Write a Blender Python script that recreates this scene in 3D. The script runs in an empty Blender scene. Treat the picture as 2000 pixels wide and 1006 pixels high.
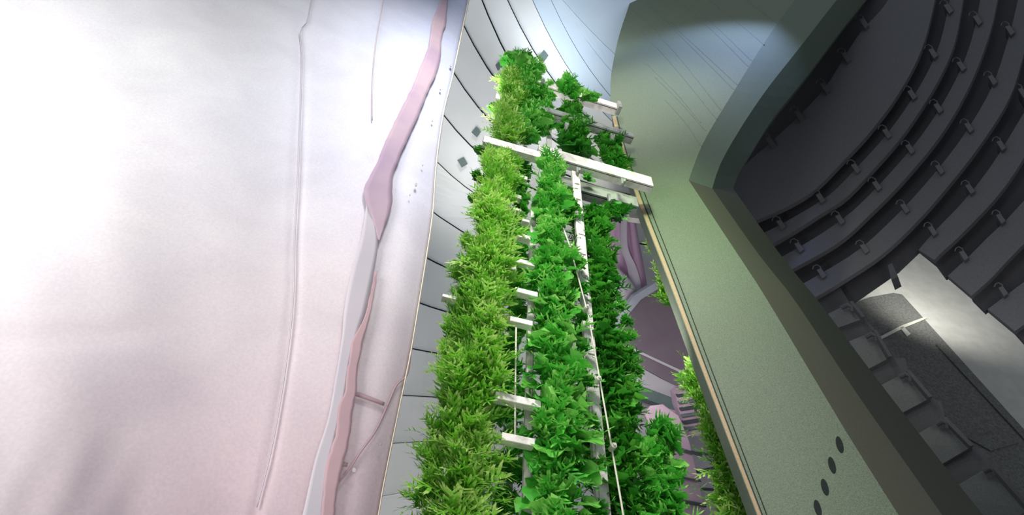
import bpy, math, random
from mathutils import Vector, Matrix
random.seed(7)
C = bpy.context.scene.collection
sc = bpy.context.scene

# ------------------------------------------------------------------ camera
FPX = 1100.0
TH = math.atan(1100/935.0); RO = math.atan(60/933.0)
CAM = Vector((0, 0, 1.6))
F = Vector((0, math.cos(TH), math.sin(TH)))
R0 = Vector((1, 0, 0)); U0 = Vector((0, -math.sin(TH), math.cos(TH)))
RT = R0*math.cos(RO) + U0*math.sin(RO)
UP = U0*math.cos(RO) - R0*math.sin(RO)
def ray(px, py): return F + RT*((px-1000)/FPX) + UP*((503-py)/FPX)
def P(px, py, d): return CAM + ray(px, py)*d
def hit(px, py, q, n):
    r = ray(px, py); return CAM + r*((q-CAM).dot(n)/r.dot(n))
cam_d = bpy.data.cameras.new('camera'); cam_d.sensor_width = 36; cam_d.lens = 36*FPX/2000
cam = bpy.data.objects.new('camera', cam_d); C.objects.link(cam)
m = Matrix((RT, UP, -F)).transposed().to_4x4(); m.translation = CAM
cam.matrix_world = m; cam_d.clip_end = 200
sc.camera = cam

# ------------------------------------------------------------------ helpers
def lin(c): 
    c = c/255.0
    return c/12.92 if c <= .04045 else ((c+.055)/1.055)**2.4
def col(r, g, b): return (lin(r), lin(g), lin(b), 1)
def mat(name, c, rough=.6, c2=None, scale=8, metal=0, bump=0, bscale=40, translucent=0, spec=.4, lo=.35, hi=.65):
    m = bpy.data.materials.new(name); m.use_nodes = True
    nt = m.node_tree; b = nt.nodes['Principled BSDF']
    b.inputs['Roughness'].default_value = rough; b.inputs['Metallic'].default_value = metal
    b.inputs['Specular IOR Level'].default_value = spec
    tc = nt.nodes.new('ShaderNodeTexCoord')
    csock = None
    n = nt.nodes.new('ShaderNodeTexNoise'); n.inputs['Scale'].default_value = scale; n.inputs['Detail'].default_value = 6
    nt.links.new(tc.outputs['Object'], n.inputs['Vector'])
    cr = nt.nodes.new('ShaderNodeValToRGB')
    cr.color_ramp.elements[0].position = lo; cr.color_ramp.elements[1].position = hi
    cr.color_ramp.elements[0].color = c; cr.color_ramp.elements[1].color = c2 or tuple(min(1, x*1.12) for x in c[:3])+(1,)
    nt.links.new(n.outputs['Fac'], cr.inputs['Fac'])
    csock = cr.outputs['Color']
    nt.links.new(csock, b.inputs['Base Color'])
    if bump:
        n2 = nt.nodes.new('ShaderNodeTexNoise'); n2.inputs['Scale'].default_value = bscale; n2.inputs['Detail'].default_value = 4
        nt.links.new(tc.outputs['Object'], n2.inputs['Vector'])
        bp = nt.nodes.new('ShaderNodeBump'); bp.inputs['Strength'].default_value = bump; bp.inputs['Distance'].default_value = .02
        nt.links.new(n2.outputs['Fac'], bp.inputs['Height']); nt.links.new(bp.outputs['Normal'], b.inputs['Normal'])
    if translucent:
        tr = nt.nodes.new('ShaderNodeBsdfTranslucent'); nt.links.new(csock, tr.inputs['Color'])
        mx = nt.nodes.new('ShaderNodeMixShader'); mx.inputs['Fac'].default_value = translucent
        out = nt.nodes['Material Output']
        nt.links.new(b.outputs['BSDF'], mx.inputs[1]); nt.links.new(tr.outputs['BSDF'], mx.inputs[2])
        nt.links.new(mx.outputs['Shader'], out.inputs['Surface'])
    return m

class MB:
    def __init__(s): s.v = []; s.f = []; s.c = []
    def add(s, vs, fs, c=None):
        o = len(s.v); s.v += [Vector(v) for v in vs]; s.f += [tuple(i+o for i in f) for f in fs]
        if c is not None: s.c += [c]*len(vs)
    def sheet(s, grid, th):
        """grid[j][i] of points; th = thickness vector towards the back"""
        nj, ni = len(grid), len(grid[0]); vs = [p for r in grid for p in r]; n = len(vs)
        tf = th if callable(th) else (lambda p: th)
        vs = vs + [p+tf(p) for p in vs]; fs = []
        for j in range(nj-1):
            for i in range(ni-1):
                a = j*ni+i; q = (a, a+1, a+ni+1, a+ni); fs.append(q[::-1]); fs.append(tuple(x+n for x in q))
        for i in range(ni-1):
            fs.append((i, i+1, i+1+n, i+n)); b = (nj-1)*ni; fs.append((b+i+1, b+i, b+i+n, b+i+1+n))
        for j in range(nj-1):
            a = j*ni; fs.append((a+ni, a, a+n, a+ni+n)); b = a+ni-1; fs.append((b, b+ni, b+ni+n, b+n))
        s.add(vs, fs)
    def prism(s, pts, th):
        n = len(pts); s.add(list(pts)+[p+th for p in pts], [tuple(range(n)), tuple(range(2*n-1, n-1, -1))]+[(i, i+n, (i+1) % n+n, (i+1) % n) for i in range(n)])
    def bar(s, a, b, w, h, up=Vector((0, 0, 1))):
        a = Vector(a); b = Vector(b); d = (b-a).normalized(); x = d.cross(up).normalized(); y = x.cross(d).normalized()
        vs = [p + x*sx*w/2 + y*sy*h/2 for p in (a, b) for sx, sy in ((-1, -1), (1, -1), (1, 1), (-1, 1))]
        s.add(vs, [(3, 2, 1, 0), (4, 5, 6, 7), (0, 1, 5, 4), (1, 2, 6, 5), (2, 3, 7, 6), (3, 0, 4, 7)])
    def tube(s, pts, r, n=8):
        pts = [Vector(p) for p in pts]; vs = []; fs = []
        for k, p in enumerate(pts):
            d = (pts[min(k+1, len(pts)-1)]-pts[max(k-1, 0)]).normalized()
            x = d.cross(Vector((.31, .77, .55))).normalized(); y = d.cross(x)
            vs += [p+(x*math.cos(2*math.pi*i/n)+y*math.sin(2*math.pi*i/n))*r for i in range(n)]
        for k in range(len(pts)-1):
            for i in range(n): fs.append((k*n+i, k*n+(i+1) % n, k*n+n+(i+1) % n, k*n+n+i))
        fs.append(tuple(range(n-1, -1, -1))); b = (len(pts)-1)*n; fs.append(tuple(range(b, b+n)))
        s.add(vs, fs)
    def mesh(s, name, mt, smooth=False, origin=None):
        o = Vector(origin) if origin is not None else Vector((0, 0, 0))
        me = bpy.data.meshes.new(name); me.from_pydata([v-o for v in s.v], [], s.f); me.materials.append(mt)
        if s.c:
            at = me.color_attributes.new('tone', 'FLOAT_COLOR', 'POINT')
            for i, c in enumerate(s.c): at.data[i].color = (c, c, c, 1)
        if smooth: me.polygons.foreach_set('use_smooth', [True]*len(me.polygons))
        me.validate(); me.update(); return me
    def build(s, name, mt, parent=None, smooth=False, bevel=0):
        if parent is not None:
            wl = Vector((0, 0, 0)); q = parent
            while q is not None: wl += q.location; q = q.parent
            o = bpy.data.objects.new(name, s.mesh(name, mt, smooth, origin=wl)); o.parent = parent
        else:
            lo = Vector((min(v.x for v in s.v), min(v.y for v in s.v), min(v.z for v in s.v)))
            hi = Vector((max(v.x for v in s.v), max(v.y for v in s.v), max(v.z for v in s.v)))
            og = Vector(((lo.x+hi.x)/2, (lo.y+hi.y)/2, lo.z))
            o = bpy.data.objects.new(name, s.mesh(name, mt, smooth, origin=og)); o.location = og
        C.objects.link(o)
        if bevel:
            b = o.modifiers.new('bevel', 'BEVEL'); b.width = bevel; b.segments = 2; b.limit_method = 'ANGLE'
        return o
def tag(o, label=None, cat=None, group=None, kind=None):
    if label: o['label'] = label
    if cat: o['category'] = cat
    if group: o['group'] = group
    if kind: o['kind'] = kind
    return o
def empty(name, loc):
    o = bpy.data.objects.new(name, None); o.location = loc; o.empty_display_size = .1; C.objects.link(o); return o

def resample(pts, n):
    """Catmull-Rom through 2D points, n samples evenly by arc length"""
    if len(pts) == 2:
        return [(pts[0][0]+(pts[1][0]-pts[0][0])*i/(n-1), pts[0][1]+(pts[1][1]-pts[0][1])*i/(n-1)) for i in range(n)]
    dense = []; Q = [pts[0]]+list(pts)+[pts[-1]]
    for i in range(1, len(Q)-2):
        p0, p1, p2, p3 = Q[i-1:i+3]
        for k in range(12):
            t = k/12.0
            dense.append(tuple(.5*((2*p1[a])+(-p0[a]+p2[a])*t+(2*p0[a]-5*p1[a]+4*p2[a]-p3[a])*t*t+(-p0[a]+3*p1[a]-3*p2[a]+p3[a])*t**3) for a in (0, 1)))
    dense.append(tuple(pts[-1]))
    return poly_resample(dense, n)
def poly_resample(dense, n):
    L = [0]
    for a, b in zip(dense, dense[1:]): L.append(L[-1]+math.hypot(b[0]-a[0], b[1]-a[1]))
    out = []; j = 0
    for i in range(n):
        t = L[-1]*i/(n-1)
        while j < len(L)-2 and L[j+1] < t: j += 1
        u = (t-L[j])/max(1e-9, L[j+1]-L[j]); a, b = dense[j], dense[j+1]
        out.append((a[0]+(b[0]-a[0])*u, a[1]+(b[1]-a[1])*u))
    return out
def plane3(a, b, c):
    """depth function of the plane through three (px, py, depth)"""
    A, B, D = P(*a), P(*b), P(*c); n = (B-A).cross(D-A).normalized()
    def f(px, py, off=0.0): 
        q = A + n*(off if n.dot(F) > 0 else -off); return hit(px, py, q, n)
    f.n = n if n.dot(F) > 0 else -n
    return f
def band(mb, A, B, fn, th, n=24, m=3, offA=0.0, offB=0.0):
    a = resample(A, n); b = resample(B, n)
    g = [[fn(a[i][0]+(b[i][0]-a[i][0])*j/(m-1), a[i][1]+(b[i][1]-a[i][1])*j/(m-1), offA+(offB-offA)*j/(m-1)) for j in range(m)] for i in range(n)]
    mb.sheet(g, th)

# ------------------------------------------------------------------ materials
M = {}
M['hull'] = mat('pale hull panel', col(222, 224, 222), .45, col(232, 232, 232), 1.2)
M['hull_blue'] = mat('pale blue hull panel', col(208, 224, 240), .35, col(216, 230, 242), 1.2)
M['hull_pink'] = mat('mauve panel', col(190, 160, 180), .5, col(205, 175, 192), 2)
M['hull_grey'] = mat('grey lavender panel', col(190, 184, 192), .5, col(205, 200, 205), 2)
M['gap'] = mat('dark seam', col(70, 78, 78), .8)
M['gapblue'] = mat('blue grey seam', col(130, 145, 160), .8)
M['plate'] = mat('grey green plate', col(104, 120, 118), .6)
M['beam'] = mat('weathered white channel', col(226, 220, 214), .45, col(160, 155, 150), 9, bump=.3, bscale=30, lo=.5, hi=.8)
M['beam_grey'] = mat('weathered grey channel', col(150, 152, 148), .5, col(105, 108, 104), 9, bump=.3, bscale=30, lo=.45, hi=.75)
M['cable'] = mat('off white cable', col(200, 195, 180), .6)
M['slab'] = mat('speckled olive render', col(90, 101, 84), .7, col(118, 130, 108), 130, bump=.25, bscale=160, lo=.3, hi=.7)
M['slab_edge'] = mat('ochre edge strip', col(160, 138, 108), .7, col(172, 148, 116), 60)  # ochre strip along the left edge of the wall face
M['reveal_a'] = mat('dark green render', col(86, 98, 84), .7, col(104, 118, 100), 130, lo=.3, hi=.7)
M['reveal_b'] = mat('shaded green render', col(56, 68, 56), .75, col(72, 86, 70), 130, lo=.3, hi=.7)  # deeper step of the reveal, its shade put into the colour
M['reveal_c'] = mat('shaded olive brown render', col(74, 76, 62), .7, col(88, 88, 72), 130, lo=.3, hi=.7)  # lower reveal: shade put into a browner copy of the upper colour
M['reveal_d'] = mat('dark shaded olive brown render', col(46, 49, 38), .75, col(58, 60, 47), 130, lo=.3, hi=.7)  # lower inner step, shaded further in its colour
M['reflection_streak'] = mat('painted reflection streak', col(104, 112, 100), .8)  # streaks of reflected sky painted as thin strips on the face
M['slot'] = mat('black slot', col(26, 34, 30), .9)
M['ring'] = mat('charcoal lamella', col(88, 88, 92), .75, col(98, 98, 100), 60)
M['recess'] = mat('shade toned recess', col(70, 70, 74), .85, col(76, 76, 80), 60)  # shade of the gaps put into a darker colour than the lamellas
M['clip'] = mat('grey clip', col(82, 82, 84), .6)
M['asphalt'] = mat('asphalt', col(88, 88, 84), .9, col(112, 112, 106), 20)
M['pave'] = mat('pale paving', col(176, 174, 166), .9, col(186, 184, 176), 4)
M['paint'] = mat('road paint', col(190, 188, 172), .8)
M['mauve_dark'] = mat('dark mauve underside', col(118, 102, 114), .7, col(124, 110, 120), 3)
M['lit_edge'] = mat('lit blue grey edge', col(170, 172, 186), .5)  # lit edge of the canopy: light put into a paler colour
M['pinkcloth'] = mat('pink cloth', col(222, 185, 216), .8, col(228, 198, 222), 3, translucent=.3)
M['whitecloth'] = mat('pale lilac cloth', col(228, 218, 230), .8, col(216, 208, 220), 3, translucent=.3)
M['floor'] = mat('grey concrete floor', col(150, 150, 146), .8, col(165, 165, 160), 3)
M['stripe1'] = mat('mauve dye', col(168, 146, 168), .8, col(186, 164, 176), 2.2, translucent=.2)
M['stripe2'] = mat('rose dye', col(196, 164, 168), .8, col(180, 150, 158), 2.2, translucent=.2)
M['stripe3'] = mat('grey lilac dye', col(205, 196, 202), .8, col(196, 188, 196), 2.2, translucent=.2)
M['crease'] = mat('grey crease', col(178, 166, 170), .8)
M['hem'] = mat('cream hem', col(232, 214, 190), .7)

def curtain_mat():
    m = bpy.data.materials.new('marbled sheer fabric'); m.use_nodes = True; nt = m.node_tree; b = nt.nodes['Principled BSDF']
    b.inputs['Roughness'].default_value = .75; b.inputs['Specular IOR Level'].default_value = .2
    tc = nt.nodes.new('ShaderNodeTexCoord')
    def noise(s, d=4, dist=0):
        n = nt.nodes.new('ShaderNodeTexNoise'); n.inputs['Scale'].default_value = s; n.inputs['Detail'].default_value = d
        n.inputs['Distortion'].default_value = dist; nt.links.new(tc.outputs['Object'], n.inputs['Vector']); return n.outputs['Fac']
    def ramp(src, stops):
        r = nt.nodes.new('ShaderNodeValToRGB'); e = r.color_ramp.elements
        while len(e) < len(stops): e.new(.5)
        for i, (p, c) in enumerate(stops): e[i].position = p; e[i].color = c
        nt.links.new(src, r.inputs['Fac']); return r.outputs['Color']
    def mix(a, bb, fac, mode='MIX'):
        x = nt.nodes.new('ShaderNodeMix'); x.data_type = 'RGBA'; x.blend_type = mode
        if isinstance(fac, float): x.inputs['Factor'].default_value = fac
        else: nt.links.new(fac, x.inputs['Factor'])
        nt.links.new(a, x.inputs['A']); nt.links.new(bb, x.inputs['B']); return x.outputs['Result']
    # tints graded along the height of the cloth: lilac blue towards the top, cream in the middle, rose towards the foot
    geo = nt.nodes.new('ShaderNodeNewGeometry')
    sep = nt.nodes.new('ShaderNodeSeparateXYZ'); nt.links.new(geo.outputs['Position'], sep.inputs[0])
    zr = nt.nodes.new('ShaderNodeMapRange'); zr.inputs['From Min'].default_value = 2.2; zr.inputs['From Max'].default_value = 7.5; nt.links.new(sep.outputs['Z'], zr.inputs['Value'])
    xr = nt.nodes.new('ShaderNodeMapRange'); xr.inputs['From Min'].default_value = -2.0; xr.inputs['From Max'].default_value = -.35; nt.links.new(sep.outputs['X'], xr.inputs['Value'])
    warp = nt.nodes.new('ShaderNodeMath'); warp.operation = 'MULTIPLY_ADD'; warp.inputs[1].default_value = .10
    nt.links.new(noise(.9), warp.inputs[0]); nt.links.new(zr.outputs[0], warp.inputs[2])
    base = ramp(warp.outputs[0], CURT_V)
    one = ramp(xr.outputs[0], CURT_H)
    fx = ramp(xr.outputs[0], [(.0, (.15, .15, .15, 1)), (.35, (.6, .6, .6, 1)), (.65, (1, 1, 1, 1))])
    c = mix(one, base, fx)
    blot = ramp(noise(2.2, 6, .6), [(.3, col(244, 243, 245)), (.6, (1, 1, 1, 1)), (.8, col(250, 247, 250))])
    c = mix(c, blot, 1.0, 'MULTIPLY')
    fine = ramp(noise(90, 3), [(.3, col(244, 244, 246)), (.7, (1, 1, 1, 1))])
    c = mix(c, fine, 1.0, 'MULTIPLY')
    nt.links.new(c, b.inputs['Base Color'])
    tr = nt.nodes.new('ShaderNodeBsdfTranslucent'); nt.links.new(c, tr.inputs['Color'])
    mx = nt.nodes.new('ShaderNodeMixShader'); mx.inputs['Fac'].default_value = .2
    nt.links.new(b.outputs['BSDF'], mx.inputs[1]); nt.links.new(tr.outputs['BSDF'], mx.inputs[2])
    nt.links.new(mx.outputs['Shader'], nt.nodes['Material Output'].inputs['Surface'])
    return m
CURT_V = [(.0, col(205, 180, 186)), (.14, col(224, 204, 208)), (.30, col(238, 228, 230)), (.5, col(228, 228, 240)), (.8, col(206, 212, 234))]
CURT_H = [(.0, col(242, 240, 238)), (1, col(238, 232, 234))]

def leaf_mat(name, dark, mid, pale):
    m = bpy.data.materials.new(name); m.use_nodes = True; nt = m.node_tree; b = nt.nodes['Principled BSDF']
    b.inputs['Roughness'].default_value = .5; b.inputs['Specular IOR Level'].default_value = .3
    at = nt.nodes.new('ShaderNodeAttribute'); at.attribute_name = 'tone'
    oi = nt.nodes.new('ShaderNodeObjectInfo')
    ad = nt.nodes.new('ShaderNodeMath'); ad.operation = 'MULTIPLY_ADD'; ad.inputs[1].default_value = .25; nt.links.new(oi.outputs['Random'], ad.inputs[0])
    nt.links.new(at.outputs['Fac'], ad.inputs[2])
    cr = nt.nodes.new('ShaderNodeValToRGB'); e = cr.color_ramp.elements; e.new(.5)
    e[0].position = .15; e[0].color = dark; e[1].position = .6; e[1].color = mid; e[2].position = 1.05 if False else 1.0; e[2].color = pale
    nt.links.new(ad.outputs[0], cr.inputs['Fac']); nt.links.new(cr.outputs['Color'], b.inputs['Base Color'])
    tr = nt.nodes.new('ShaderNodeBsdfTranslucent'); nt.links.new(cr.outputs['Color'], tr.inputs['Color'])
    mx = nt.nodes.new('ShaderNodeMixShader'); mx.inputs['Fac'].default_value = .35
    nt.links.new(b.outputs['BSDF'], mx.inputs[1]); nt.links.new(tr.outputs['BSDF'], mx.inputs[2])
    nt.links.new(mx.outputs['Shader'], nt.nodes['Material Output'].inputs['Surface']); return m
M['frisee'] = leaf_mat('frisee leaf', col(66, 148, 30), col(134, 204, 62), col(218, 240, 150))
M['green'] = leaf_mat('lettuce leaf', col(36, 128, 30), col(78, 182, 56), col(168, 226, 118))
M['deep'] = leaf_mat('deep green leaf', col(28, 100, 22), col(58, 150, 40), col(116, 192, 72))

# ------------------------------------------------------------------ floor
g = MB(); g.prism([Vector((-14, -8, 0)), Vector((14, -8, 0)), Vector((14, 18, 0)), Vector((-14, 18, 0))], Vector((0, 0, -.2)))
tag(g.build('floor', M['floor']), kind='structure')

# ------------------------------------------------------------------ curtain (left)
CA = math.radians(25); CQ = Vector((-.6, 2.0, 0)); CN = Vector((-math.sin(CA), math.cos(CA), 0))   # CN points away from the camera
EDGE = [(1010, -420), (975, -250), (940, -110), (917, 0), (887, 142), (867, 225), (854, 320), (847, 415), (835, 500), (820, 593), (806, 678), (795, 733), (770, 853), (750, 953), (741, 1006), (715, 1140), (680, 1330)]
def edge_x(py):
    for a, b in zip(EDGE, EDGE[1:]):
        if a[1] <= py <= b[1]: return a[0]+(b[0]-a[0])*(py-a[1])/(b[1]-a[1])
    return EDGE[0][0] if py < EDGE[0][1] else EDGE[-1][0]
C1 = [(640, -400), (612, 0), (600, 40), (585, 62), (590, 120), (582, 330), (575, 470), (572, 600), (555, 740), (530, 880), (500, 1000), (470, 1200)]
C2 = [(770, -300), (750, 0), (735, 80), (728, 160), (726, 330), (700, 500), (660, 800), (600, 1100)]
C5 = [(380, -300), (350, 200), (300, 640), (230, 1100)]
def xat(line, py):
    for a, b in zip(line, line[1:]):
        if a[1] <= py <= b[1]: return a[0]+(b[0]-a[0])*(py-a[1])/(b[1]-a[1])
    return line[0][0] if py < line[0][1] else line[-1][0]
def cfold(px, py):
    o = 0.0
    d = px-xat(C1, py); o += .010*math.exp(-(d/8)**2) - .012/(1+math.exp(-d/14))
    d = px-xat(C2, py); o += .012/(1+math.exp(-d/4))*max(0, 1-max(0, py-150)/300)
    d = px-xat(C5, py); o += .012*math.exp(-(d/120)**2)
    o += .015*math.sin(px*.011+py*.004) + .002*math.sin(px*.031-py*.006)
    d = (py-(20+px*.36)); o += .02*math.exp(-(d/34)**2)*max(0, min(1, (480-px)/150))
    d = (py-(668-px*.07)); o += .008*math.exp(-(d/14)**2)*max(0, min(1, (340-px)/100))
    if py > 820 and px < 330: o += .0015*math.sin(px*.06+py*.03)*min(1, (py-820)/100)*min(1, (330-px)/100)
    o += .5*max(0, (px-edge_x(py)+60)/60)**2*.12
    return o
def CP(px, py, off=0.0):
    q = CQ+CN*(cfold(px, py)+off); return hit(px, py, q, CN)
grid = []
for j in range(0, 76):
    py = -120+j*20.5; ex = edge_x(py); row = []
    for i in range(0, 150):
        t = i/149.0; row.append(CP(-620+(ex+620)*t, py))
    grid.append(row)
last = grid[-1]
for k in (1, 2, 3): grid.append([Vector((p.x, p.y, p.z+(.03-p.z)*k/3)) for p in last])
cm = MB(); cm.sheet([r[::-1] for r in grid], CN*.008)
curtain = cm.build('curtain', curtain_mat(), smooth=True)
tag(curtain, 'huge marbled white and lilac fabric curtain filling the left side', 'curtain')
def cband(name, A, B, mt, n=60, off=-.006, jag=0, label=None, m=6):
    a = resample(A, n); b = resample(B, n); rnd = random.Random(len(A)*7+n)
    g = []; off -= (.026 if m > 2 else .006)
    for i in range(n):
        ja = rnd.uniform(-jag, jag); jb = rnd.uniform(-jag, jag)
        g.append([CP(a[i][0]+ja+(b[i][0]+jb-a[i][0]-ja)*k/(m-1), a[i][1]+(b[i][1]-a[i][1])*k/(m-1), off) for k in range(m)])
    x = MB(); x.sheet(g, CN*.004); o = x.build(name, mt, curtain, smooth=True)
    if label: o['label'] = label
    return o
cband('dye_band', [(880, -100), (860, 0), (845, 40), (837, 90), (817, 140), (795, 190), (760, 260), (735, 320), (714, 360), (712, 385), (730, 435), (738, 466)],
      [(892, -100), (875, 0), (872, 40), (863, 75), (861, 110), (852, 145), (835, 180), (820, 220), (800, 265), (780, 310), (767, 350), (766, 400), (750, 445), (741, 470)], M['stripe1'], jag=1, label='mauve dyed band')
cband('dye_band', [(716, 400), (705, 465), (692, 510), (680, 560), (672, 610), (668, 660), (655, 740), (640, 820), (615, 900), (590, 1010), (560, 1120)],
      [(730, 430), (738, 468), (735, 505), (724, 560), (712, 612), (700, 645), (684, 700), (673, 770), (655, 850), (640, 920), (632, 1010), (625, 1120)], M['stripe3'], off=-.005, label='pale grey lilac dyed band')
cband('dye_band', [(731, 530), (727, 560), (715, 610), (698, 648), (686, 672), (683, 700), (677, 730), (673, 770), (662, 790), (655, 850), (645, 880), (635, 920), (628, 1010), (618, 1130)],
      [(737, 530), (733, 560), (722, 620), (709, 660), (705, 690), (698, 720), (697, 760), (690, 800), (682, 860), (672, 900), (660, 950), (653, 1010), (640, 1130)], M['stripe2'], off=-.009, jag=1, label='rose dyed band')
def cline(pts, w, mt=None, name='crease', off=-.011, n=50, label=None):
    A = [(x-w/2, y) for x, y in pts]; B = [(x+w/2, y) for x, y in pts]
    return cband(name, A, B, mt or M['crease'], n=n, off=off, m=2, label=label)
cline([(802, 690), (795, 732), (775, 752), (758, 790), (735, 840), (705, 882), (672, 930), (600, 1010)], 4, mt=M['stripe2'])
cband('crease', [(686, 762), (720, 773), (752, 786)], [(683, 769), (718, 780), (750, 792)], M['stripe2'], n=12, off=-.012, m=2)
cband('crease', [(650, 899), (680, 904)], [(648, 906), (678, 911)], M['stripe2'], n=5, off=-.012, m=2)
cline([(749, 0), (735, 80), (728, 160), (727, 235)], 2, n=30)
cline([(612, -20), (600, 40), (586, 62), (590, 120), (583, 330), (576, 470), (572, 600), (555, 740), (530, 880), (502, 990)], 2.2, mt=M['stripe3'], n=80)
cline([(e[0]-1.6, e[1]) for e in EDGE if e[1] > -115], 2.2, mt=M['hem'], name='hem', off=-.014, n=90, label='thin cream hem')
for (x, y, r) in [(881, 127, 3), (861, 173, 2.5), (813, 360, 3.5), (826, 322, 1.6), (845, 235, 2), (692, 918, 5), (763, 852, 2), (745, 866, 2.4), (801, 380, 1.6)]:
    x0 = MB(); pts = [CP(x+math.cos(a)*r*.7, y+math.sin(a)*r, -.032) for a in [k*math.pi/4 for k in range(8)]]; x0.prism(pts, CN*.006)
    x0.build('fleck', M['crease'], curtain)

# ------------------------------------------------------------------ curved hull wall behind (left and top)
def hull_d(px, py):
    return 8.6 + (px-760)*.0042 - (py-500)*.0028 + .9*((px-1000)/400.0)**2
def HP(px, py, off=0.0): return P(px, py, hull_d(px, py)+off)
seeds = [(1238, -120, 2.3), (1215, -60, 2.0), (1208, 20, 1.25), (1180, 87, .98), (1138, 67, 1.5), (1088, 24, 2.1), (1050, 22, 2.2), (992, 0, 2.25), (941, 0, 2.55), (909, 57, 2.0), (888, 145, 1.6), (869, 228, 1.3), (857, 320, 1.02),
         (847, 415, .74), (835, 505, .53), (821, 593, .36), (806, 682, .20), (787, 773, .06), (768, 867, -.07), (750, 970, -.2), (735, 1075, -.3), (715, 1190, -.4)]
SEEDS = [s for s in seeds if not (s[0] in (1208, 1215))]
def seam(s, n=22, x1=1420):
    x0, y0, m0 = s; L = 170.0 if m0 > 1 else 260.0
    xs = x0 - 70 if m0 > 1 else x0-330; out = []
    for i in range(n):
        x = xs + (x1-xs)*(i/(n-1))**1.15; u = x-x0
        y = y0 + (m0*L*(1-math.exp(-u/L)) if u > 0 else m0*u*(1-u/900.0))
        out.append((x, y))
    return out
hull = empty('wall_left', HP(900, 1200)); hull.location.z = 0; tag(hull, kind='structure')
bm_ = MB()
S = [seam(s) for s in SEEDS]
g = [[HP(x, y, .34) for (x, y) in row] for row in S]
g = [[HP(x-0, y-500, .6) for (x, y) in S[0]]] + g
bm_.sheet(g, F*.12); bm_.build('backing', M['gap'], hull, smooth=True)
for k in range(len(S)-1):
    A, B = S[k], S[k+1]; rows = []
    wide = 3.0+ .05*max(0, k-4)*1.0
    if k < 5: wide = 1.2
    blu = k < 4
    for j in range(4):
        t = j/3.0; row = []
        for i in range(len(A)):
            dx, dy = B[i][0]-A[i][0], B[i][1]-A[i][1]; l = max(1, math.hypot(dx, dy)); e = min(.25, wide/2/l)
            tt = e+(1-2*e)*t; row.append(HP(A[i][0]+dx*tt, A[i][1]+dy*tt, .02+.18*t if not blu else .02+.02*t))
        rows.append(row)
    x = MB(); x.sheet(rows, F*.05)
    o = x.build('panel', M['hull_blue'] if blu else M['hull'], hull, smooth=False)
    if blu: o['label'] = 'pale blue panel'
# small diamond plates on the hull
for i, (x, y, w, h, r, lab) in enumerate([(1010, 104, 9, 10, .6, 'topmost, partly hidden by the leaves'), (1062, 108, 9, 11, .1, 'right of the tower top'), (974, 128, 7, 10, .5, 'just left of the tower top'), (930, 257, 9, 10, 0, 'above the lowest one'), (903, 316, 11, 11, .5, 'lowest and farthest left')]):
    mb = MB(); pts = []
    for a, (ux, uy) in enumerate([(-1, .1), (0, -1), (1, -.1), (.1, 1)]):
        pts.append(HP(x+ux*w*math.cos(r)-uy*h*math.sin(r)*.5, y+uy*h*math.cos(r)+ux*w*math.sin(r)*.8, -.06))
    mb.prism(pts, F*.05)
    tag(mb.build('diamond_plate', M['plate']), 'small grey diamond plate on the pale curved wall, '+lab, 'plate')

# ------------------------------------------------------------------ tower frame
YAW = math.radians(17)
for it in range(60):                      # pick the yaw at which a level beam slopes as in the photograph
    u = Vector((math.cos(YAW), math.sin(YAW), 0)); p0 = hit(1160, 320, Vector((0, 3, 0)), Vector((-u.y, u.x, 0)))
    p1 = p0+u*.2; q = p1-CAM; px = 1000+FPX*q.dot(RT)/q.dot(F); py = 503-FPX*q.dot(UP)/q.dot(F)
    s = (py-320)/(px-1160); YAW += (.29-s)*.3
TU = Vector((math.cos(YAW), math.sin(YAW), 0)); TN = Vector((-math.sin(YAW), math.cos(YAW), 0)); TQ = Vector((.1, 3.0, 0))
def TP(px, py, off=0.0): return hit(px, py, TQ+TN*off, TN)       # off > 0 : farther back
tow = empty('hydroponic_tower', (TQ.x, TQ.y, 0))
tag(tow, 'tall white hydroponic tower frame carrying columns of leafy greens', 'vertical garden')
TR = M['beam']
def beam(x0, y0, x1, y1, hpx, off, mt, dep=.07, name='beam', lip=True, label=None):
    a = TP(x0, y0, off); b = TP(x1, y1, off); z = (a.z+b.z)/2; a.z = b.z = z
    h = hpx/FPX*(a-CAM).dot(F)/.78
    x = MB(); x.bar(a, b, dep*.35, h)
    if lip:       # C-shaped channel: flanges at the top and bottom
        for s_ in (-1, 1):
            o_ = Vector((0, 0, s_*(h/2-.006))) + TN*dep/2; x.bar(a+o_, b+o_, dep, .012)
    o = x.build(name, mt, tow, bevel=.004)
    if label: o['label'] = label
    return a, b, h, o
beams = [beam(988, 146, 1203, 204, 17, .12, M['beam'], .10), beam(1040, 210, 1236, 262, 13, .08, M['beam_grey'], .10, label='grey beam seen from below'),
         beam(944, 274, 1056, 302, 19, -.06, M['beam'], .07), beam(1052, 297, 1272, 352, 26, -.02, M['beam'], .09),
         beam(1072, 350, 1244, 394, 26, .16, M['beam_grey'], .10, label='grey lower beam with hooks')]
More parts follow.
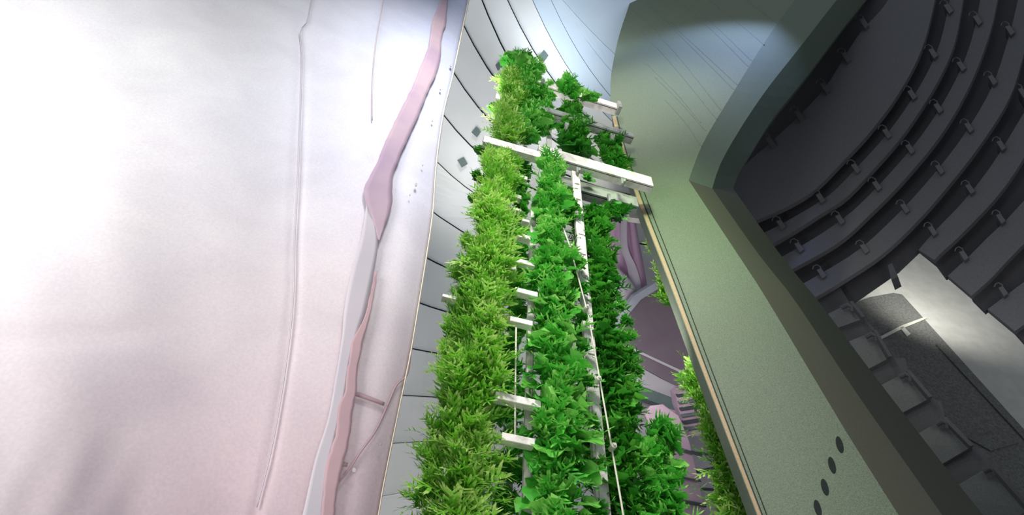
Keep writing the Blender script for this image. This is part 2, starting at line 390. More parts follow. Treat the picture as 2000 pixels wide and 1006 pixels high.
# end cap, hooks and pots on the beams
def bracket(px, py, off, hpx, bi, name='hook'):
    p = TP(px, py, off); d = (p-CAM).dot(F); h = hpx/FPX*d/.8
    x = MB(); x.bar(p+Vector((0, 0, h*.5)), p-Vector((0, 0, h*.5)), .03, .03, up=TN)
    x.tube([p-Vector((0, 0, h*.5))+TN*.02, p-Vector((0, 0, h*.62))-TN*.01, p-Vector((0, 0, h*.55))-TN*.05, p-Vector((0, 0, h*.35))-TN*.06], .012)
    x.build(name, M['beam_grey'], beams[bi][3], smooth=False)
for a in [(1128, 334, -.03, 16, 3), (1215, 355, -.03, 16, 3), (1102, 366, .1, 22, 4), (1190, 388, .1, 22, 4), (1106, 246, .03, 18, 1), (1195, 268, .03, 18, 1), (1060, 160, .06, 14, 0), (1158, 186, .06, 12, 0)]: bracket(*a)
x = MB(); a, b, h, bo = beams[0]; x.bar(b+Vector((0, 0, -.02)), b+TU*.05+Vector((0, 0, -.02)), .13, h*1.25); x.build('end_cap', M['beam_grey'], bo, bevel=.006)
# short rungs
for (x0, y0, x1, y1, hp, off) in [(1004, 342, 1030, 350, 9, .0), (998, 381, 1018, 387, 9, .05), (1002, 408, 1018, 412, 6, .05), (1009, 459, 1036, 467, 9, -.1), (978, 518, 1008, 525, 9, -.1), (1008, 509, 1046, 518, 9, -.1), (1006, 566, 1050, 577, 10, -.15),
        (996, 622, 1040, 634, 10, -.15), (962, 764, 990, 772, 9, -.1), (968, 770, 1056, 793, 13, -.18), (980, 851, 1044, 867, 13, -.18), (864, 578, 892, 584, 6, -.05), (970, 182, 984, 186, 7, 0), (1020, 430, 1034, 434, 6, -.05)]:
    beam(x0, y0, x1, y1, hp, off, M['beam'], .05, name='rung')
# vertical channels and posts: world-vertical members
def vert(px, py_lo, py_hi, off, w, dep, mt, name, ref=None):
    """vertical bar seen at px on row 1006, from row py_lo up to py_hi"""
    b = TP(px, 1006, off)
    def zat(py):
        r = ray(px, py); n2 = r.copy(); t = (Vector((b.x, b.y, 0))-Vector((CAM.x, CAM.y, 0))).length/Vector((r.x, r.y, 0)).length
        return CAM.z+r.z*t
    z0, z1 = 0.0, zat(py_hi)
    x = MB(); x.bar((b.x, b.y, z0), (b.x, b.y, z1), w, dep, up=TN); return x, b, z0, z1
for (px, lo, hi, off, w, nm) in [(870, 1500, 285, .18, .06, 'post'), (990, 1500, 120, .30, .05, 'post'), (1178, 1500, 330, .02, .085, 'channel'), (1085, 1500, 200, .22, .06, 'post'), (1028, 1500, 400, .02, .05, 'channel')]:
    x, b, z0, z1 = vert(px, lo, hi, off, w, .04, None, nm)
    if nm == 'channel':
        for k in range(int((z1-z0)/.28)):
            z = z0+.14+k*.28; p = Vector((b.x, b.y, z))-TN*.024; x.bar(p-TU*w*.30, p+TU*w*.30, .012, .16)
    x.build(nm, M['beam'], tow, bevel=.004)
def wire(pts, r, off):
    x = MB(); q = [TP(a, b, off) for a, b in pts]; x.tube(q, r, 6)
    for i in range(len(q)):
        c = q[i]; 
    return x.build('cable', M['cable'], tow, smooth=True)
cb = wire([(1100, 445), (1114, 484), (1150, 620), (1180, 790), (1200, 905), (1214, 985), (1232, 1100)], .006, -.17)
wire([(1008, 640), (1007, 720), (1006, 800), (1006, 850)], .006, -.16)
for (px, py) in [(1114, 484), (1145, 602), (1168, 742), (1197, 873)]:
    c = TP(px, py, -.19); x = MB(); x.tube([c+TN*.03, c-TN*.02], .018, 10); x.tube([c-TN*.02, c-TN*.035], .009, 8); x.build('cable_clamp', M['cable'], cb, smooth=False)

# ------------------------------------------------------------------ plants
def leaf_frisee(mb, base, d, n, L, rnd, tone):
    """feathery leaf: bent rib with pointed, forked lobes"""
    d = d.normalized(); s_ = d.cross(n).normalized(); n = s_.cross(d).normalized()
    K = 7; w0 = L*.045; pts = []; droop = rnd.uniform(.1, .6)
    for k in range(K):
        t = k/(K-1); pts.append(base + d*L*t + n*(math.sin(t*1.9)*L*.22) - Vector((0, 0, 1))*droop*L*t*t*.5 + s_*math.sin(t*3+tone*9)*L*.05)
    for k in range(K-1):
        t = k/(K-1); t2 = (k+1)/(K-1); a = w0*(1-t*.6); b = w0*(1-t2*.8)
        mb.add([pts[k]-s_*a, pts[k]+s_*a, pts[k+1]+s_*b, pts[k+1]-s_*b], [(0, 1, 2, 3)], tone+.25*t)
        for sd in (-1, 1):
            l = L*(.30-.10*abs(t-.45)*2)*rnd.uniform(.7, 1.25)*(.6 if k == 0 else 1)
            ang = rnd.uniform(.55, 1.0); o = (d*math.cos(ang)+s_*sd*math.sin(ang)); lift = n*rnd.uniform(-.25, .45)*l
            r0 = pts[k]+s_*sd*a*.6; q = r0+o*l*.55+lift*.4; tip = r0+o*l*rnd.uniform(.9, 1.1)+d*l*.12+lift
            px_ = (o.cross(n)).normalized()*l*.11
            mb.add([r0-px_, r0+px_, q+px_*1.2, q-px_*1.2], [(0, 1, 2, 3)], tone+.3*t)
            mb.add([q-px_*1.2, q+px_*1.2, tip], [(0, 1, 2)], tone+.3*t+.3)
            f1 = q+(o*.6+d*.6)*l*.45+lift*.6; mb.add([q-px_*.6, q+px_*1.1, f1], [(0, 1, 2)], tone+.3*t+.3)
            f2 = q+(o*.9-d*.3)*l*.35+lift*.4; mb.add([q-px_*1.1, q+px_*.6, f2], [(0, 1, 2)], tone+.3*t+.2)
def leaf_broad(mb, base, d, n, L, rnd, tone):
    """broad ruffled lettuce leaf"""
    d = d.normalized(); s_ = d.cross(n).normalized(); n = s_.cross(d).normalized(); K = 7; J = 6; W = L*rnd.uniform(.28, .42); vs = []; droop = rnd.uniform(.1, .7); ph = rnd.uniform(0, 6)
    for k in range(K):
        t = k/(K-1); w = W*(.18+1.1*math.sin(min(1, t*1.05)*math.pi*.80)**.8)*(1 if k < K-1 else .45)
        c = base+d*L*t + n*math.sin(t*2)*L*.2 - Vector((0, 0, 1))*droop*L*t*t*.5
        for j in range(J+1):
            v = j/J*2-1; e = abs(v)**2
            ruff = math.sin(t*13+ph+v*2)*e*L*.09
            vs.append(c+s_*v*w*(1+.22*math.sin(k*2.6+ph)*e)+n*(v*v*L*.10+ruff)+d*math.sin(j*2.3+ph)*L*.05*(t))
    o = len(mb.v); mb.v += vs
    for k in range(K):
        for j in range(J+1): mb.c.append(tone+.25*k/(K-1)+.15*abs(j/J*2-1))
    for k in range(K-1):
        for j in range(J): a = o+k*(J+1)+j; mb.f.append((a, a+1, a+J+2, a+J+1))
def plant_mesh(seed, kind, R_):
    rnd = random.Random(seed); mb = MB()
    NL = {'frisee': 46, 'green': 34, 'deep': 34}[kind]
    for i in range(NL):
        az = rnd.uniform(0, 2*math.pi); el = rnd.uniform(-.05, 1.35)
        # local frame: -Y outward (away from the column), Z up
        d = Vector((math.cos(az)*math.cos(el), -math.sin(el)*1.0-.15, math.sin(az)*math.cos(el)+.25))
        L = R_*rnd.uniform(.7, 1.1); base = Vector((rnd.uniform(-.3, .3)*R_, rnd.uniform(-.1, .2)*R_, rnd.uniform(-.3, .3)*R_))
        nn = Vector((rnd.uniform(-.6, .6), -.5, 1+rnd.uniform(-.5, .5))).normalized()
        if abs(d.normalized().dot(nn)) > .95: nn = Vector((1, 0, 0))
        tone = rnd.uniform(0, .45)
        if kind == 'frisee' : leaf_frisee(mb, base, d, nn, L, rnd, tone)
        elif rnd.random() < (.45): leaf_frisee(mb, base, d, nn, L*1.05, rnd, tone)
        else: leaf_broad(mb, base, d, nn, L*.85, rnd, tone)
    return mb.mesh(kind+'_plant', M[kind])
PM = {k: [plant_mesh(s+hash_, k, .24) for s in range(6)] for k, hash_ in (('frisee', 10), ('green', 40), ('deep', 80))}
NAMES = {'frisee': 'frisee_plant', 'green': 'lettuce_plant', 'deep': 'lettuce_plant'}
protos = {}
def put(kind, p, scale, face, label, group, rnd):
    key = (kind, rnd.randrange(6))
    if key not in protos: protos[key] = bpy.data.objects.new(NAMES[kind], PM[kind][key[1]]); o = protos[key]
    else: o = protos[key].copy()
    C.objects.link(o); o.location = p
    o.rotation_mode = 'XYZ'; o.rotation_euler = (rnd.uniform(-.25, .25), rnd.uniform(-.5, .5), face+rnd.uniform(-.4, .4))
    s_ = scale*rnd.uniform(.88, 1.15); o.scale = (s_, s_, s_)
    tag(o, label, 'plant', group); return o
def zrow(b, px, py):
    r = ray(px, py); t = (Vector((b.x, b.y))-Vector((CAM.x, CAM.y))).length/Vector((r.x, r.y)).length; return CAM.z+r.z*t
def column(px, lo, hi, off, kind, sc_, step, label, group, yaw=YAW, jit=.03, bfn=None, seed=0, skip=None):
    rnd = random.Random(seed+px); b = bfn(px, 1006) if bfn else TP(px, 1006, off)
    z0, z1 = zrow(b, px, lo), zrow(b, px if px < 1060 else px-40, hi); n = max(1, int((z1-z0)/step)+1)
    for k in range(n):
        t = k/max(1, n-1); z = z0+(z1-z0)*t
        s1 = sc_[0]+(sc_[1]-sc_[0])*t
        if skip and skip(t): continue
        put(kind, Vector((b.x, b.y, z))+TU*rnd.uniform(-jit, jit), s1, yaw, label, group, rnd)
column(893, 1130, 305, -.02, 'frisee', (1.16, .88), .12, 'pale feathery frisee plant in the broad leftmost column of the tower', 'frisee in the leftmost column', jit=.05)
column(838, 1130, 470, .10, 'frisee', (.85, .62), .19, 'small frisee plant at the outer left flank of the tower', 'frisee on the left flank', jit=.03)
column(985, 1130, 330, .22, 'green', (.70, .62), .19, 'dark lettuce plant deep in the gap behind the short white rungs', 'lettuces behind the rungs')
column(1086, 1130, 325, -.08, 'green', (1.0, .80), .13, 'bright lettuce plant in the middle column below the white beams', 'lettuces in the middle column', jit=.035)
column(1172, 1130, 440, .22, 'deep', (.72, .62), .19, 'deep green lettuce plant behind the white channel and the cable', 'lettuces behind the cable', jit=.03)
column(1166, 1130, 520, -.06, 'green', (.42, .36), .27, 'small lettuce plant spilling over the white channel beside the cable', 'small lettuces over the channel', jit=.015)
column(1222, 1130, 425, .10, 'deep', (.86, .84), .14, 'deep green lettuce plant in the shaded column right of the cable', 'lettuces in the shaded right column', jit=.05)
column(1300, 1130, 860, .0, 'green', (1.0, .8), .14, 'bright lettuce plant low on the outer right flank of the tower', 'lettuces on the right flank', jit=.04)
column(1272, 760, 600, .05, 'green', (.5, .4), .16, 'small lettuce plant on the right edge of the tower beside the mauve canopy', 'small lettuces beside the canopy', jit=.02)
column(905, 262, 130, .06, 'frisee', (.95, .75), .13, 'frisee plant in the left cluster above the upper white beam', 'frisee above the beams', jit=.08)
column(985, 272, 118, .12, 'green', (.95, .8), .13, 'lettuce plant crowning the top left of the tower', 'lettuces at the tower top', jit=.12)
column(1062, 262, 175, .20, 'green', (.8, .62), .16, 'lettuce plant hanging in the middle of the upper tower', 'lettuces in the upper middle', jit=.06)
column(1165, 290, 222, .22, 'deep', (1.0, .95), .15, 'deep green lettuce plant between the grey beam and the white beam', 'lettuces under the grey beam', jit=.07)
column(1310, 305, 255, .22, 'deep', (.95, .95), .14, 'dark lettuce plant near the wall below the grey beam', 'lettuces by the wall below the grey beam', jit=.05)
rr = random.Random(5)
for (px, py, off, kd, s_, lab) in [(1112, 182, .0, 'green', .85, 'lettuce plant hanging over the front of the topmost beam'), (1108, 160, .02, 'green', .55, 'small lettuce peeking above the topmost beam'), (1150, 194, .0, 'green', .6, 'small lettuce near the right end of the topmost beam'),
                               (1132, 250, .3, 'green', .3, 'small lettuce hanging from the middle of the grey beam'), (1010, 132, .05, 'green', 1.05, 'lettuce plant above the left end of the topmost beam'), (1034, 140, .1, 'green', .9, 'lettuce at the peak of the tower'),
                               (1146, 350, .05, 'green', .32, 'small lettuce wedged between the white beam and the grey beam with hooks'), (938, 300, .1, 'deep', .4, 'dark tuft below the left end of the white beam'), (930, 350, .1, 'deep', .4, 'dark tuft on the left edge, under the tuft by the white beam'), (926, 395, .1, 'deep', .4, 'lowest dark tuft on the left edge of the tower'),
                               (1200, 425, .2, 'deep', .8, 'dark lettuce right under the grey beam with hooks'), (966, 215, .1, 'deep', .4, 'dark tuft at the upper left edge beside the seamed wall'), (1100, 395, .15, 'deep', .7, 'dark lettuce under the left end of the hooked beam'), (1110, 430, .1, 'deep', .8, 'dark lettuce beside the top of the cable'), (1020, 320, .1, 'green', .6, 'lettuce directly under the joint of the white beams')]:
    put(kd, TP(px, py, off), s_, YAW, lab, None, rr)

# second tower behind the wall edge (two glimpses)
T2 = Vector((1.5, 4.5, 0))
def T2P(px, py): return hit(px, py, T2, Vector((0, 1, 0)))
tow2 = empty('hydroponic_tower', (T2.x+.2, T2.y+.12, 0)); tag(tow2, 'second hydroponic tower half hidden behind the olive wall', 'vertical garden')
T2X = T2P(1432, 1006).x - T2.x - .15
for dx in (T2X-.06, T2X+.10):
    x = MB(); x.bar((T2.x+.15+dx, T2.y+.12, 0), (T2.x+.15+dx, T2.y+.12, 3.2), .06, .05, up=Vector((0, 1, 0))); x.build('post', M['beam'], tow2)
a = hit(1226, 424, T2, Vector((0, 1, 0))); b = a+Vector((.6, .05, 0)); x = MB(); x.bar(a, b, .08, .12); x.build('beam', M['beam'], tow2, bevel=.004)
column(1432, 1130, 735, 0, 'frisee', (1.25, 1.15), .16, 'frisee plant of the rear tower, low between panels and olive wall', 'frisee on the rear tower, low', yaw=0, bfn=T2P, seed=3, jit=.05)
column(1418, 560, 440, 0, 'frisee', (1.0, .95), .19, 'lettuce plant of the rear tower beside the pink cloth', 'greens on the rear tower, high', yaw=0, bfn=T2P, seed=4, jit=.04)

# ------------------------------------------------------------------ olive wall with the recessed opening
SL = plane3((1215, 180, 8.9), (1470, 980, 3.75), (1750, 330, 6.3))
LE = [(1300, -250), (1262, -100), (1232, 0), (1215, 50), (1204, 90), (1196, 130), (1192, 165), (1193, 200), (1198, 235), (1210, 285), (1222, 325), (1240, 378), (1262, 437), (1305, 548), (1360, 695), (1430, 880), (1478, 1006), (1520, 1120), (1600, 1340)]
OUT_U = [(1720, -250), (1620, -95), (1552, 0), (1498, 75), (1436, 174), (1374, 278), (1345, 352)]
OUT_L = [(1345, 352), (1443, 500), (1501, 590), (1652, 842), (1755, 1006), (1840, 1140), (1965, 1340)]
MID_U = [(1820, -250), (1710, -95), (1634, 0), (1557, 99), (1498, 174), (1448, 248), (1408, 318), (1391, 368)]
MID_L = [(1391, 368), (1484, 500), (1551, 585), (1675, 771), (1840, 1006), (1930, 1140), (2065, 1340)]
INN_U = [(1875, -250), (1765, -95), (1692, 0), (1647, 55), (1572, 154), (1508, 234), (1468, 298), (1443, 338), (1432, 368)]
INN_L = [(1432, 368), (1526, 500), (1602, 593), (1702, 726), (1803, 857), (1920, 1006), (2030, 1140), (2190, 1340)]
wall = empty('wall_right', SL(1478, 1200)); wall.location.z = 0; tag(wall, kind='structure')
le = resample(LE, 60); ou = resample(OUT_U, 30)+resample(OUT_L, 31)[1:]
x = MB(); g = [[SL(le[i][0]+(ou[i][0]-le[i][0])*j/10, le[i][1]+(ou[i][1]-le[i][1])*j/10) for j in range(11)] for i in range(60)]
x.sheet([r[::-1] for r in g], SL.n*.22); x.build('face', M['slab'], wall)
def rv(A, B, oa, ob, mt, n=30, th=None):
    x = MB(); a = resample(A, n); b = resample(B, n)
    gg = [[SL(b[i][0], b[i][1], ob), SL(a[i][0]+(b[i][0]-a[i][0])*.5, a[i][1]+(b[i][1]-a[i][1])*.5, (oa+ob)/2), SL(a[i][0], a[i][1], oa)] for i in range(n)]
    x.sheet(gg, SL.n*.15+RT*(-.05)); return x
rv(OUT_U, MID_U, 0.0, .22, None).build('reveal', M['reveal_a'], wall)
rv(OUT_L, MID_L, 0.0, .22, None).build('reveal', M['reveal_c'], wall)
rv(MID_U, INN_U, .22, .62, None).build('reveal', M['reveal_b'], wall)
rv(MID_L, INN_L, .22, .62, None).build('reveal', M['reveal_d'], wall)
def sline(pts, w, mt, name, n=40, off=-.004, th=.006, label=None):
    x = MB(); a = resample([(p[0]-w/2, p[1]) for p in pts], n); b = resample([(p[0]+w/2, p[1]) for p in pts], n)
    x.sheet([[SL(b[i][0], b[i][1], off), SL(a[i][0], a[i][1], off)] for i in range(n)], SL.n*th)
    o = x.build(name, mt, wall)
    if label: o['label'] = label
E2 = [(1196, 225), (1205, 262), (1222, 318), (1240, 372), (1262, 430), (1307, 545), (1362, 693), (1432, 878), (1481, 1006), (1524, 1120)]
sline([(p[0]+3, p[1]+2) for p in E2], 7, M['slab_edge'], 'edge_strip', label='ochre edge strip')
sline([(p[0]+9, p[1]+2) for p in E2], 1.4, M['slot'], 'joint', off=-.006)
sline([(p[0]+17, p[1]) for p in E2[3:]], 1.5, M['slot'], 'joint', off=-.006)
for i, pts in enumerate([[(1269, 15), (1330, 70), (1433, 174)], [(1334, 10), (1395, 62), (1461, 129)], [(1384, 0), (1440, 42), (1493, 87)], [(1458, 0), (1485, 20), (1518, 45)], [(1230, 15), (1280, 62), (1329, 114), (1408, 214)],
          [(1262, 6), (1318, 52), (1440, 165)], [(1264, 124), (1320, 180), (1369, 239)], [(1245, 60), (1300, 110), (1400, 232)], [(1300, 195), (1340, 240), (1370, 285)], [(1345, 6), (1402, 54), (1468, 118)], [(1280, 150), (1335, 205), (1378, 255)]]):
    sline(pts, 3.2, M['reflection_streak'], 'reflection_streak', n=14, off=-.003)  # reflection lines drawn in colour on the flat wall
for i, (x_, y_) in enumerate([(1640, 868), (1625, 908), (1611, 951), (1597, 992)]):
    mb = MB(); pts = [SL(x_+math.cos(a)*6.5+math.sin(a)*4, y_+math.sin(a)*16, -.006) for a in [k*math.pi/8 for k in range(16)]]; mb.prism(pts, SL.n*.012)
    mb.build('oval_slot', M['slot'], wall)

# ------------------------------------------------------------------ dark lamella dome behind the opening
RG = plane3((1450, 420, 11.0), (2000, 60, 9.6), (1900, 1000, 6.6))
E = {1: [(1850, -120), (1826, 0), (1799, 99), (1754, 184), (1699, 258), (1650, 311), (1597, 365), (1548, 398), (1478, 430), (1400, 460)],
     2: [(1900, -120), (1881, 0), (1863, 89), (1826, 169), (1764, 263), (1699, 338), (1650, 388), (1609, 414), (1561, 445), (1513, 474), (1440, 510)],
     3: [(1965, -120), (1948, 0), (1930, 75), (1893, 169), (1838, 263), (1764, 353), (1699, 419), (1639, 473), (1552, 523), (1470, 565)],
     4: [(2050, -80), (2025, 20), (2000, 104), (1973, 189), (1918, 278), (1848, 368), (1784, 440), (1719, 500), (1653, 544), (1594, 580), (1520, 615)],
     5: [(2120, 0), (2060, 200), (2000, 308), (1948, 383), (1873, 462), (1825, 504)]}
def lerp(A, B, t, n=40):
    a = resample(A, n); b = resample(B, n); return [(p[0]+(q[0]-p[0])*t, p[1]+(q[1]-p[1])*t) for p, q in zip(a, b)]
E0 = [(1790, -120), (1722, 0), (1660, 85), (1600, 165), (1545, 225), (1500, 272), (1450, 318), (1430, 350), (1380, 400)]
S1 = [(1800, -120), (1735, 0), (1683, 60), (1650, 110), (1612, 170), (1562, 225), (1505, 278), (1455, 322), (1400, 380)]
def clips(obj, pts):
    for (x_, y_) in pts:
        mb = MB(); q = [(x_-5, y_-8), (x_+4, y_-11), (x_+14, y_+3), (x_+6, y_+9)]
        mb.prism([RG(a, b, .03) for a, b in q][::-1], RG.n*.25)
        hk = [RG(a, b, .04) for a, b in [(x_+4, y_-6), (x_+2, y_-14), (x_-5, y_-18), (x_-11, y_-15), (x_-13, y_-9)]]
        mb.tube(hk, .009, 6); mb.build('clip', M['clip'], obj)
dome = empty('wall_back', RG(1800, 1100)); dome.location.z = 0; tag(dome, kind='structure')
def lam(A, B, cl, lab, extra=None):
    mb = MB(); band(mb, B, A, RG, RG.n*.10, n=40, m=4, offA=0, offB=.12)
    o = mb.build('curved_lamella', M['ring']); tag(o, lab, 'lamella', None); clips(o, cl)
    return o
lam(S1, E[1], [(1683, 46), (1648, 112), (1607, 172), (1556, 226), (1500, 278)], 'broad innermost charcoal lamella nearest the green reveal')
lam(lerp(E[1], E[2], .52), E[2], [(1818, 105), (1777, 186), (1728, 262), (1667, 330), (1598, 388), (1521, 440), (1848, 18)], 'narrow charcoal lamella next to the broad innermost one')
lam(lerp(E[2], E[3], .5), E[3], [(1905, 40), (1873, 130), (1828, 212), (1773, 292), (1708, 364), (1636, 430), (1556, 484)], 'second narrow charcoal lamella counted from the broad one')
lam(lerp(E[3], E[4], .5), E[4], [(1968, 60), (1934, 157), (1888, 250), (1831, 332), (1763, 408), (1684, 487), (1600, 535)], 'third narrow charcoal lamella, just above the bright opening apex')
x = MB(); 
E5b = [(2120, 0), (2060, 200), (2000, 308), (1948, 383), (1873, 462), (1829, 500), (1794, 488)]
S5 = [(2085, 40), (2040, 150), (1988, 240), (1935, 325), (1880, 395), (1829, 448), (1794, 488)]
lam(S5, [(2120, 0), (2060, 200), (2000, 308), (1948, 383), (1873, 462), (1840, 492), (1825, 508)], [(1993, 182), (1951, 285), (1890, 370), (1817, 452)], 'charcoal lamella ending at the right side of the opening apex')
lam([(2060, 330), (2000, 392), (1965, 430), (1930, 463), (1890, 503), (1851, 539)], [(2110, 370), (2050, 428), (2000, 476), (1965, 512), (1932, 547), (1897, 578)], [(1950, 428), (1878, 500)], 'warm grey lamella at the right edge of the street opening')
lam([(2100, 470), (2040, 520), (1985, 562), (1929, 604)], [(2110, 560), (2060, 590), (2030, 612), (1982, 647)], [(1955, 570)], 'lowest lamella at the right edge of the street opening')
# recess behind the lamellas, with the notched opening cut out
x = MB(); nb = [(2480, 1080), (2000, 668), (1982, 648), (1929, 604), (1924, 608), (1899, 583), (1896, 577), (1851, 539), (1847, 541), (1828, 515), (1794, 488), (1753, 527), (1661, 591), (1700, 640), (1767, 712), (1842, 806), (1928, 905), (2010, 995), (2200, 1230)]
fr_ = [(1700, 1230), (1380, 720), (1340, 380), (1640, -160), (2480, -160)]
n_ = nb+fr_; x.prism([RG(a, b, .45) for a, b in n_][::-1], RG.n*.1)
x.build('recess', M['recess'], dome)
# tail pieces between the wall and the opening (left side of the notch)
tails = [([(1600, 585), (1640, 573)], None)]
TL = [[(1600, 622), (1661, 591), (1686, 622), (1600, 654)],
      [(1626, 680), (1707, 647), (1737, 699), (1660, 740)],
      [(1690, 768), (1772, 726), (1816, 778), (1725, 826)],
      [(1760, 866), (1843, 818), (1897, 873), (1800, 930)],
      [(1835, 968), (1935, 910), (2010, 995), (1900, 1060)]]
DK = [[(1560, 640), (1600, 560), (1640, 560), (1661, 593), (1600, 625)],
      [(1600, 655), (1686, 620), (1706, 640), (1708, 650), (1626, 684)],
      [(1655, 742), (1737, 697), (1767, 700), (1774, 728), (1690, 772)],
      [(1720, 828), (1816, 776), (1838, 784), (1846, 820), (1760, 870)],
      [(1800, 930), (1897, 871), (1922, 877), (1938, 912), (1835, 972)]]
ords = ['topmost', 'second', 'third', 'fourth', 'lowest']
for i, q in enumerate(TL):
    mb = MB(); mb.prism([RG(a, b, .05+.03*k) for k, (a, b) in enumerate(q)], RG.n*.12)
    o = mb.build('stepped_plate', M['ring']); tag(o, f'grey stepped plate along the left side of the street opening, {ords[i]} of the row', 'plate')
    mb = MB(); mb.prism([RG(a, b, .22) for a, b in DK[i]], RG.n*.12); mb.build('shaded_riser', M['recess'], o)  # dark band whose shade is in the riser's colour
    a, b = q[1], q[2]; mb = MB(); mb.bar(RG(a[0], a[1], -.03), RG(b[0], b[1], -.03), .05, .07, up=F); mb.build('edge_rail', M['recess'], o)
    a = DK[i][3]; mb = MB(); mb.tube([RG(a[0]-18, a[1]+8, -.02), RG(a[0]-6, a[1]+2, -.04), RG(a[0]+4, a[1]+6, -.03), RG(a[0]+4, a[1]+16, 0)], .04, 8); mb.build('joint_knuckle', M['recess'], o)
x = MB(); x.prism([RG(a, b, 0) for a, b in [(1734, 518), (1742, 514), (1754, 540), (1741, 547)]][::-1], RG.n*.3); x.build('clip', M['recess'], dome)

# street seen through the opening
ST = plane3((1660, 600, 15.0), (1800, 500, 17.0), (2000, 980, 11.0))
x = MB(); x.prism([ST(a, b) for a, b in [(1500, 420), (1800, 380), (2250, 480), (2250, 1200), (1500, 1200)]][::-1], ST.n*.2)
street = x.build('street_pavement', M['pave']); tag(street, kind='structure')
x = MB(); x.prism([ST(a, b, -.02) for a, b in [(1640, 602), (1700, 580), (1745, 572), (1762, 575), (2060, 905), (2060, 1150), (1640, 1150)]][::-1], ST.n*.03); x.build('asphalt', M['asphalt'], street)
def mark(q, nm='road_marking'):
    x = MB(); x.prism([ST(a, b, -.05) for a, b in q][::-1], ST.n*.02); x.build(nm, M['paint'] if nm == 'road_marking' else M['asphalt'], street)
mark([(1718, 658), (1760, 636), (1806, 619), (1812, 621), (1764, 641), (1722, 662)])
mark([(1758, 640), (1764, 637), (1779, 652), (1772, 657)])
mark([(1828, 672), (1835, 672), (2005, 850), (2005, 862)], 'lane_line'); 
street.children[-1].data.materials[0] = M['pave']
mark([(1892, 856), (1955, 843), (1992, 864), (1935, 880)], 'crossing_patch'); street.children[-1].data.materials[0] = M['pave']

# ------------------------------------------------------------------ pieces between tower and olive wall
def poly(name, pts, d, th, mt, lab, cat, parent=None):
    x = MB(); q = [P(a, b, d(a, b) if callable(d) else d) for a, b in pts]; x.prism(q[::-1], F*th)
    o = x.build(name, mt, parent)
    if parent is None: tag(o, lab, cat)
    elif lab: o['label'] = lab
    return o
# draped cloths
def cloth(name, A, B, d, amp, mt, lab, folds=3):
    a = resample(A, 24); b = resample(B, 24); g = []
    for i in range(24):
        g.append([P(a[i][0]+(b[i][0]-a[i][0])*j/11, a[i][1]+(b[i][1]-a[i][1])*j/11, d+amp*math.sin(j/11*math.pi*2*folds/2+i*.05)) for j in range(12)])
    x = MB(); x.sheet([r[::-1] for r in g], F*.02); o = x.build(name, mt, smooth=True); tag(o, lab, 'cloth'); return o
cloth('hanging_cloth', [(1190, 380), (1190, 470), (1185, 560), (1185, 660)], [(1236, 400), (1248, 470), (1262, 545), (1275, 640)], 9.0, .10, M['pinkcloth'], 'pink cloth hanging between the planted tower and the rear greens', 4)
cloth('hanging_cloth', [(1216, 400), (1212, 480), (1225, 520), (1238, 600)], [(1226, 400), (1226, 480), (1246, 530), (1262, 600)], 8.8, .03, M['whitecloth'], 'pale strip of cloth laid over the pink one', 1)
cloth('hanging_cloth', [(1170, 540), (1170, 600), (1175, 680)], [(1204, 520), (1242, 568), (1225, 640)], 8.4, .06, M['whitecloth'], 'pale lilac cloth in front of the blue edged canopy', 2)
cd = lambda a, b: 8.0-(b-560)*.004
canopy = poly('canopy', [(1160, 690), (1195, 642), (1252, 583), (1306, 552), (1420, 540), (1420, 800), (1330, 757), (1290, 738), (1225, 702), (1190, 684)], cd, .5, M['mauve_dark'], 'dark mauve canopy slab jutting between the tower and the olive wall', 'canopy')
poly('front_edge', [(1195, 640), (1238, 578), (1300, 540), (1420, 520), (1420, 541), (1304, 553), (1252, 585), (1200, 648)], lambda a, b: cd(a, b)-.03, .2, M['lit_edge'], 'lit blue grey edge', None, canopy)
poly('rib', [(1218, 676), (1222, 673), (1370, 742), (1370, 747)], lambda a, b: cd(a, b)-.03, .05, M['hull_grey'], None, None, canopy)
poly('rib', [(1236, 682), (1240, 682), (1246, 712), (1242, 712)], lambda a, b: cd(a, b)-.02, .05, M['gap'], None, None, canopy)
fas = poly('curved_fascia', [(1190, 688), (1225, 703), (1290, 739), (1332, 758), (1332, 812), (1280, 790), (1225, 768), (1190, 764)], 7.4, .2, M['hull_grey'], 'grey lavender fascia below the dark canopy', 'fascia')
poly('lower_band', [(1190, 735), (1225, 745), (1280, 765), (1334, 786), (1334, 806), (1290, 792), (1225, 768), (1190, 762)], 7.36, .1, M['plate'], 'grey green lower band', None, fas)
poly('seam', [(1215, 765), (1226, 768), (1290, 791), (1288, 795), (1222, 773)], 7.33, .1, M['gap'], None, None, fas)
pan = poly('leaning_panel', [(1262, 815), (1275, 798), (1300, 795), (1325, 812), (1345, 860), (1362, 930), (1385, 1040), (1440, 1250), (1330, 1250), (1300, 1040), (1285, 900)], 6.4, .12, M['hull_pink'], 'mauve panel leaning left of the rear tower', 'panel')
for q in ([(1284, 862), (1370, 888), (1372, 893), (1285, 869)], [(1318, 974), (1380, 986), (1380, 992), (1319, 980)], [(1300, 925), (1370, 940), (1370, 942), (1300, 928)]): poly('seam', q, 6.37, .06, M['gap'], None, None, pan)
pan2 = poly('wall_panel', [(1180, 770), (1225, 775), (1330, 812), (1420, 830), (1560, 1250), (1180, 1250)], 7.7, .12, M['hull_grey'], 'grey panel wall standing behind the mauve leaning panel', 'panel')
for q in ([(1340, 884), (1430, 890), (1430, 893), (1340, 887)], [(1350, 955), (1450, 960), (1450, 962), (1350, 957)], [(1350, 925), (1440, 905), (1440, 908), (1350, 927)]): poly('seam', q, 6.96, .06, M['gap'], None, None, pan2)
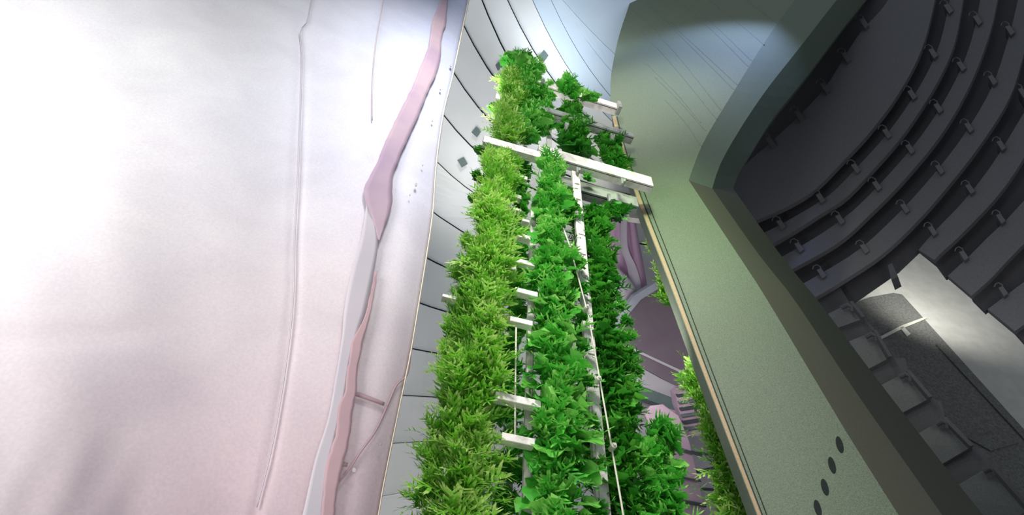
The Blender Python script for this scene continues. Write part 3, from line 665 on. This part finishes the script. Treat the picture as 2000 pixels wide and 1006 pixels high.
lou = poly('louvre_box', [(1320, 772), (1330, 765), (1420, 750), (1420, 850), (1345, 852), (1325, 800)], 6.8, .25, M['hull_pink'], 'small mauve louvred box beside the rear tower', 'louvre')
for k in range(6):
    y = 772+k*13; poly('slat', [(1322+k*3, y), (1420, y-14), (1420, y-9), (1323+k*3, y+4)], 6.76, .06, M['gap'] if k % 2 == 0 else M['plate'], None, None, lou)

# ------------------------------------------------------------------ lights: world sky and added fills
w = bpy.data.worlds.new('world'); sc.world = w; w.use_nodes = True
w.node_tree.nodes['Background'].inputs[0].default_value = (.80, .88, 1.0, 1); w.node_tree.nodes['Background'].inputs[1].default_value = .40
def light(kind, name, loc, target, energy, color=(1, 1, 1), size=1.0, spot=None, blend=1.0, sizey=None):
    l = bpy.data.lights.new(name, kind); l.energy = energy; l.color = color
    if kind == 'AREA':
        l.size = size
        if sizey: l.shape = 'RECTANGLE'; l.size_y = sizey
    elif kind == 'SPOT': l.spot_size = math.radians(spot); l.spot_blend = blend; l.shadow_soft_size = size
    elif kind == 'SUN': l.angle = size
    o = bpy.data.objects.new(name, l); C.objects.link(o); o.location = loc
    d = Vector(target)-Vector(loc); o.rotation_euler = d.to_track_quat('-Z', 'Y').to_euler(); return o
light('SPOT', 'added_key', (-.1, -1.6, 8.2), (.12, 3.1, 5.0), 2300, (1, .98, .94), .8, 54)  # unseen key light added to brighten the tower
light('SPOT', 'tower_top_fill', (.1, -.6, 6.6), TP(1080, 190), 700, (1, 1, .95), .4, 40)  # fill added for the dark upper tower
light('AREA', 'curtain_fill', (-3.0, -.7, 3.1), CP(60, 480), 172, (1, .985, .97), 2.4)  # unseen fill added so the curtain brightens towards the left
light('SPOT', 'foot_fill', P(860, 1050, .8), TP(930, 800), 36, (1, 1, .95), .4, 90)  # added fill for the lower tower, no fixture there
def wash(name, px, py, dist, energy, color, cone, dz=.5, dx=-.2):
    t = SL(px, py); light('SPOT', name, t-SL.n*dist+Vector((dx, 0, dz)), t, energy, color, .15, cone)
wash('blue_wash_fill', 1400, 105, 2.9, 1000, (.42, .52, 1.0), 62, dz=1.6, dx=1.5)  # added blue fill in place of sky light on the wall
wash('upper_wash_fill', 1240, 200, 2.8, 380, (1, 1, .80), 84)  # added fill lifting the upper left of the wall
wash('middle_wash_fill', 1330, 440, 2.2, 240, (.78, 1.0, .60), 84)  # green tinted fill added over the middle of the wall
light('SPOT', 'hull_fill', P(888, 330, 6.4), HP(900, -60), 430, (1, 1, 1), .5, 125)  # unseen fill added for the pale hull
light('SPOT', 'hull_fill_low', P(815, 860, 4.4), HP(780, 800), 110, (1, .98, .98), .5, 150)  # second hull fill, added for the lower panels
light('SPOT', 'hull_fill_top', P(1120, 60, 9.5), HP(1150, 0), 170, (.84, .93, 1), .4, 150)  # bluish fill added to brighten the top of the hull
light('SPOT', 'passage_fill', P(1235, 690, 4.9), P(1290, 640, 7.5), 150, (1, .98, 1), .3, 110)  # fill added to lift the canopy and cloths
light('SPOT', 'street_fill', ST(1840, 560, -1.8), ST(1830, 540), 480, (1, 1, .96), .3, 120)  # unseen fill added to grade the paving, no street lamp there
light('AREA', 'dome_fill', RG(1980, 640, -1.8), RG(1850, 480), 14, (1, .97, .95), 1.0)  # unseen fill added to lift the lower lamellas
sc.view_settings.view_transform = 'Standard'; sc.view_settings.look = 'None'; sc.view_settings.gamma = 1; sc.view_settings.use_curve_mapping = False
sc.view_settings.exposure = 0
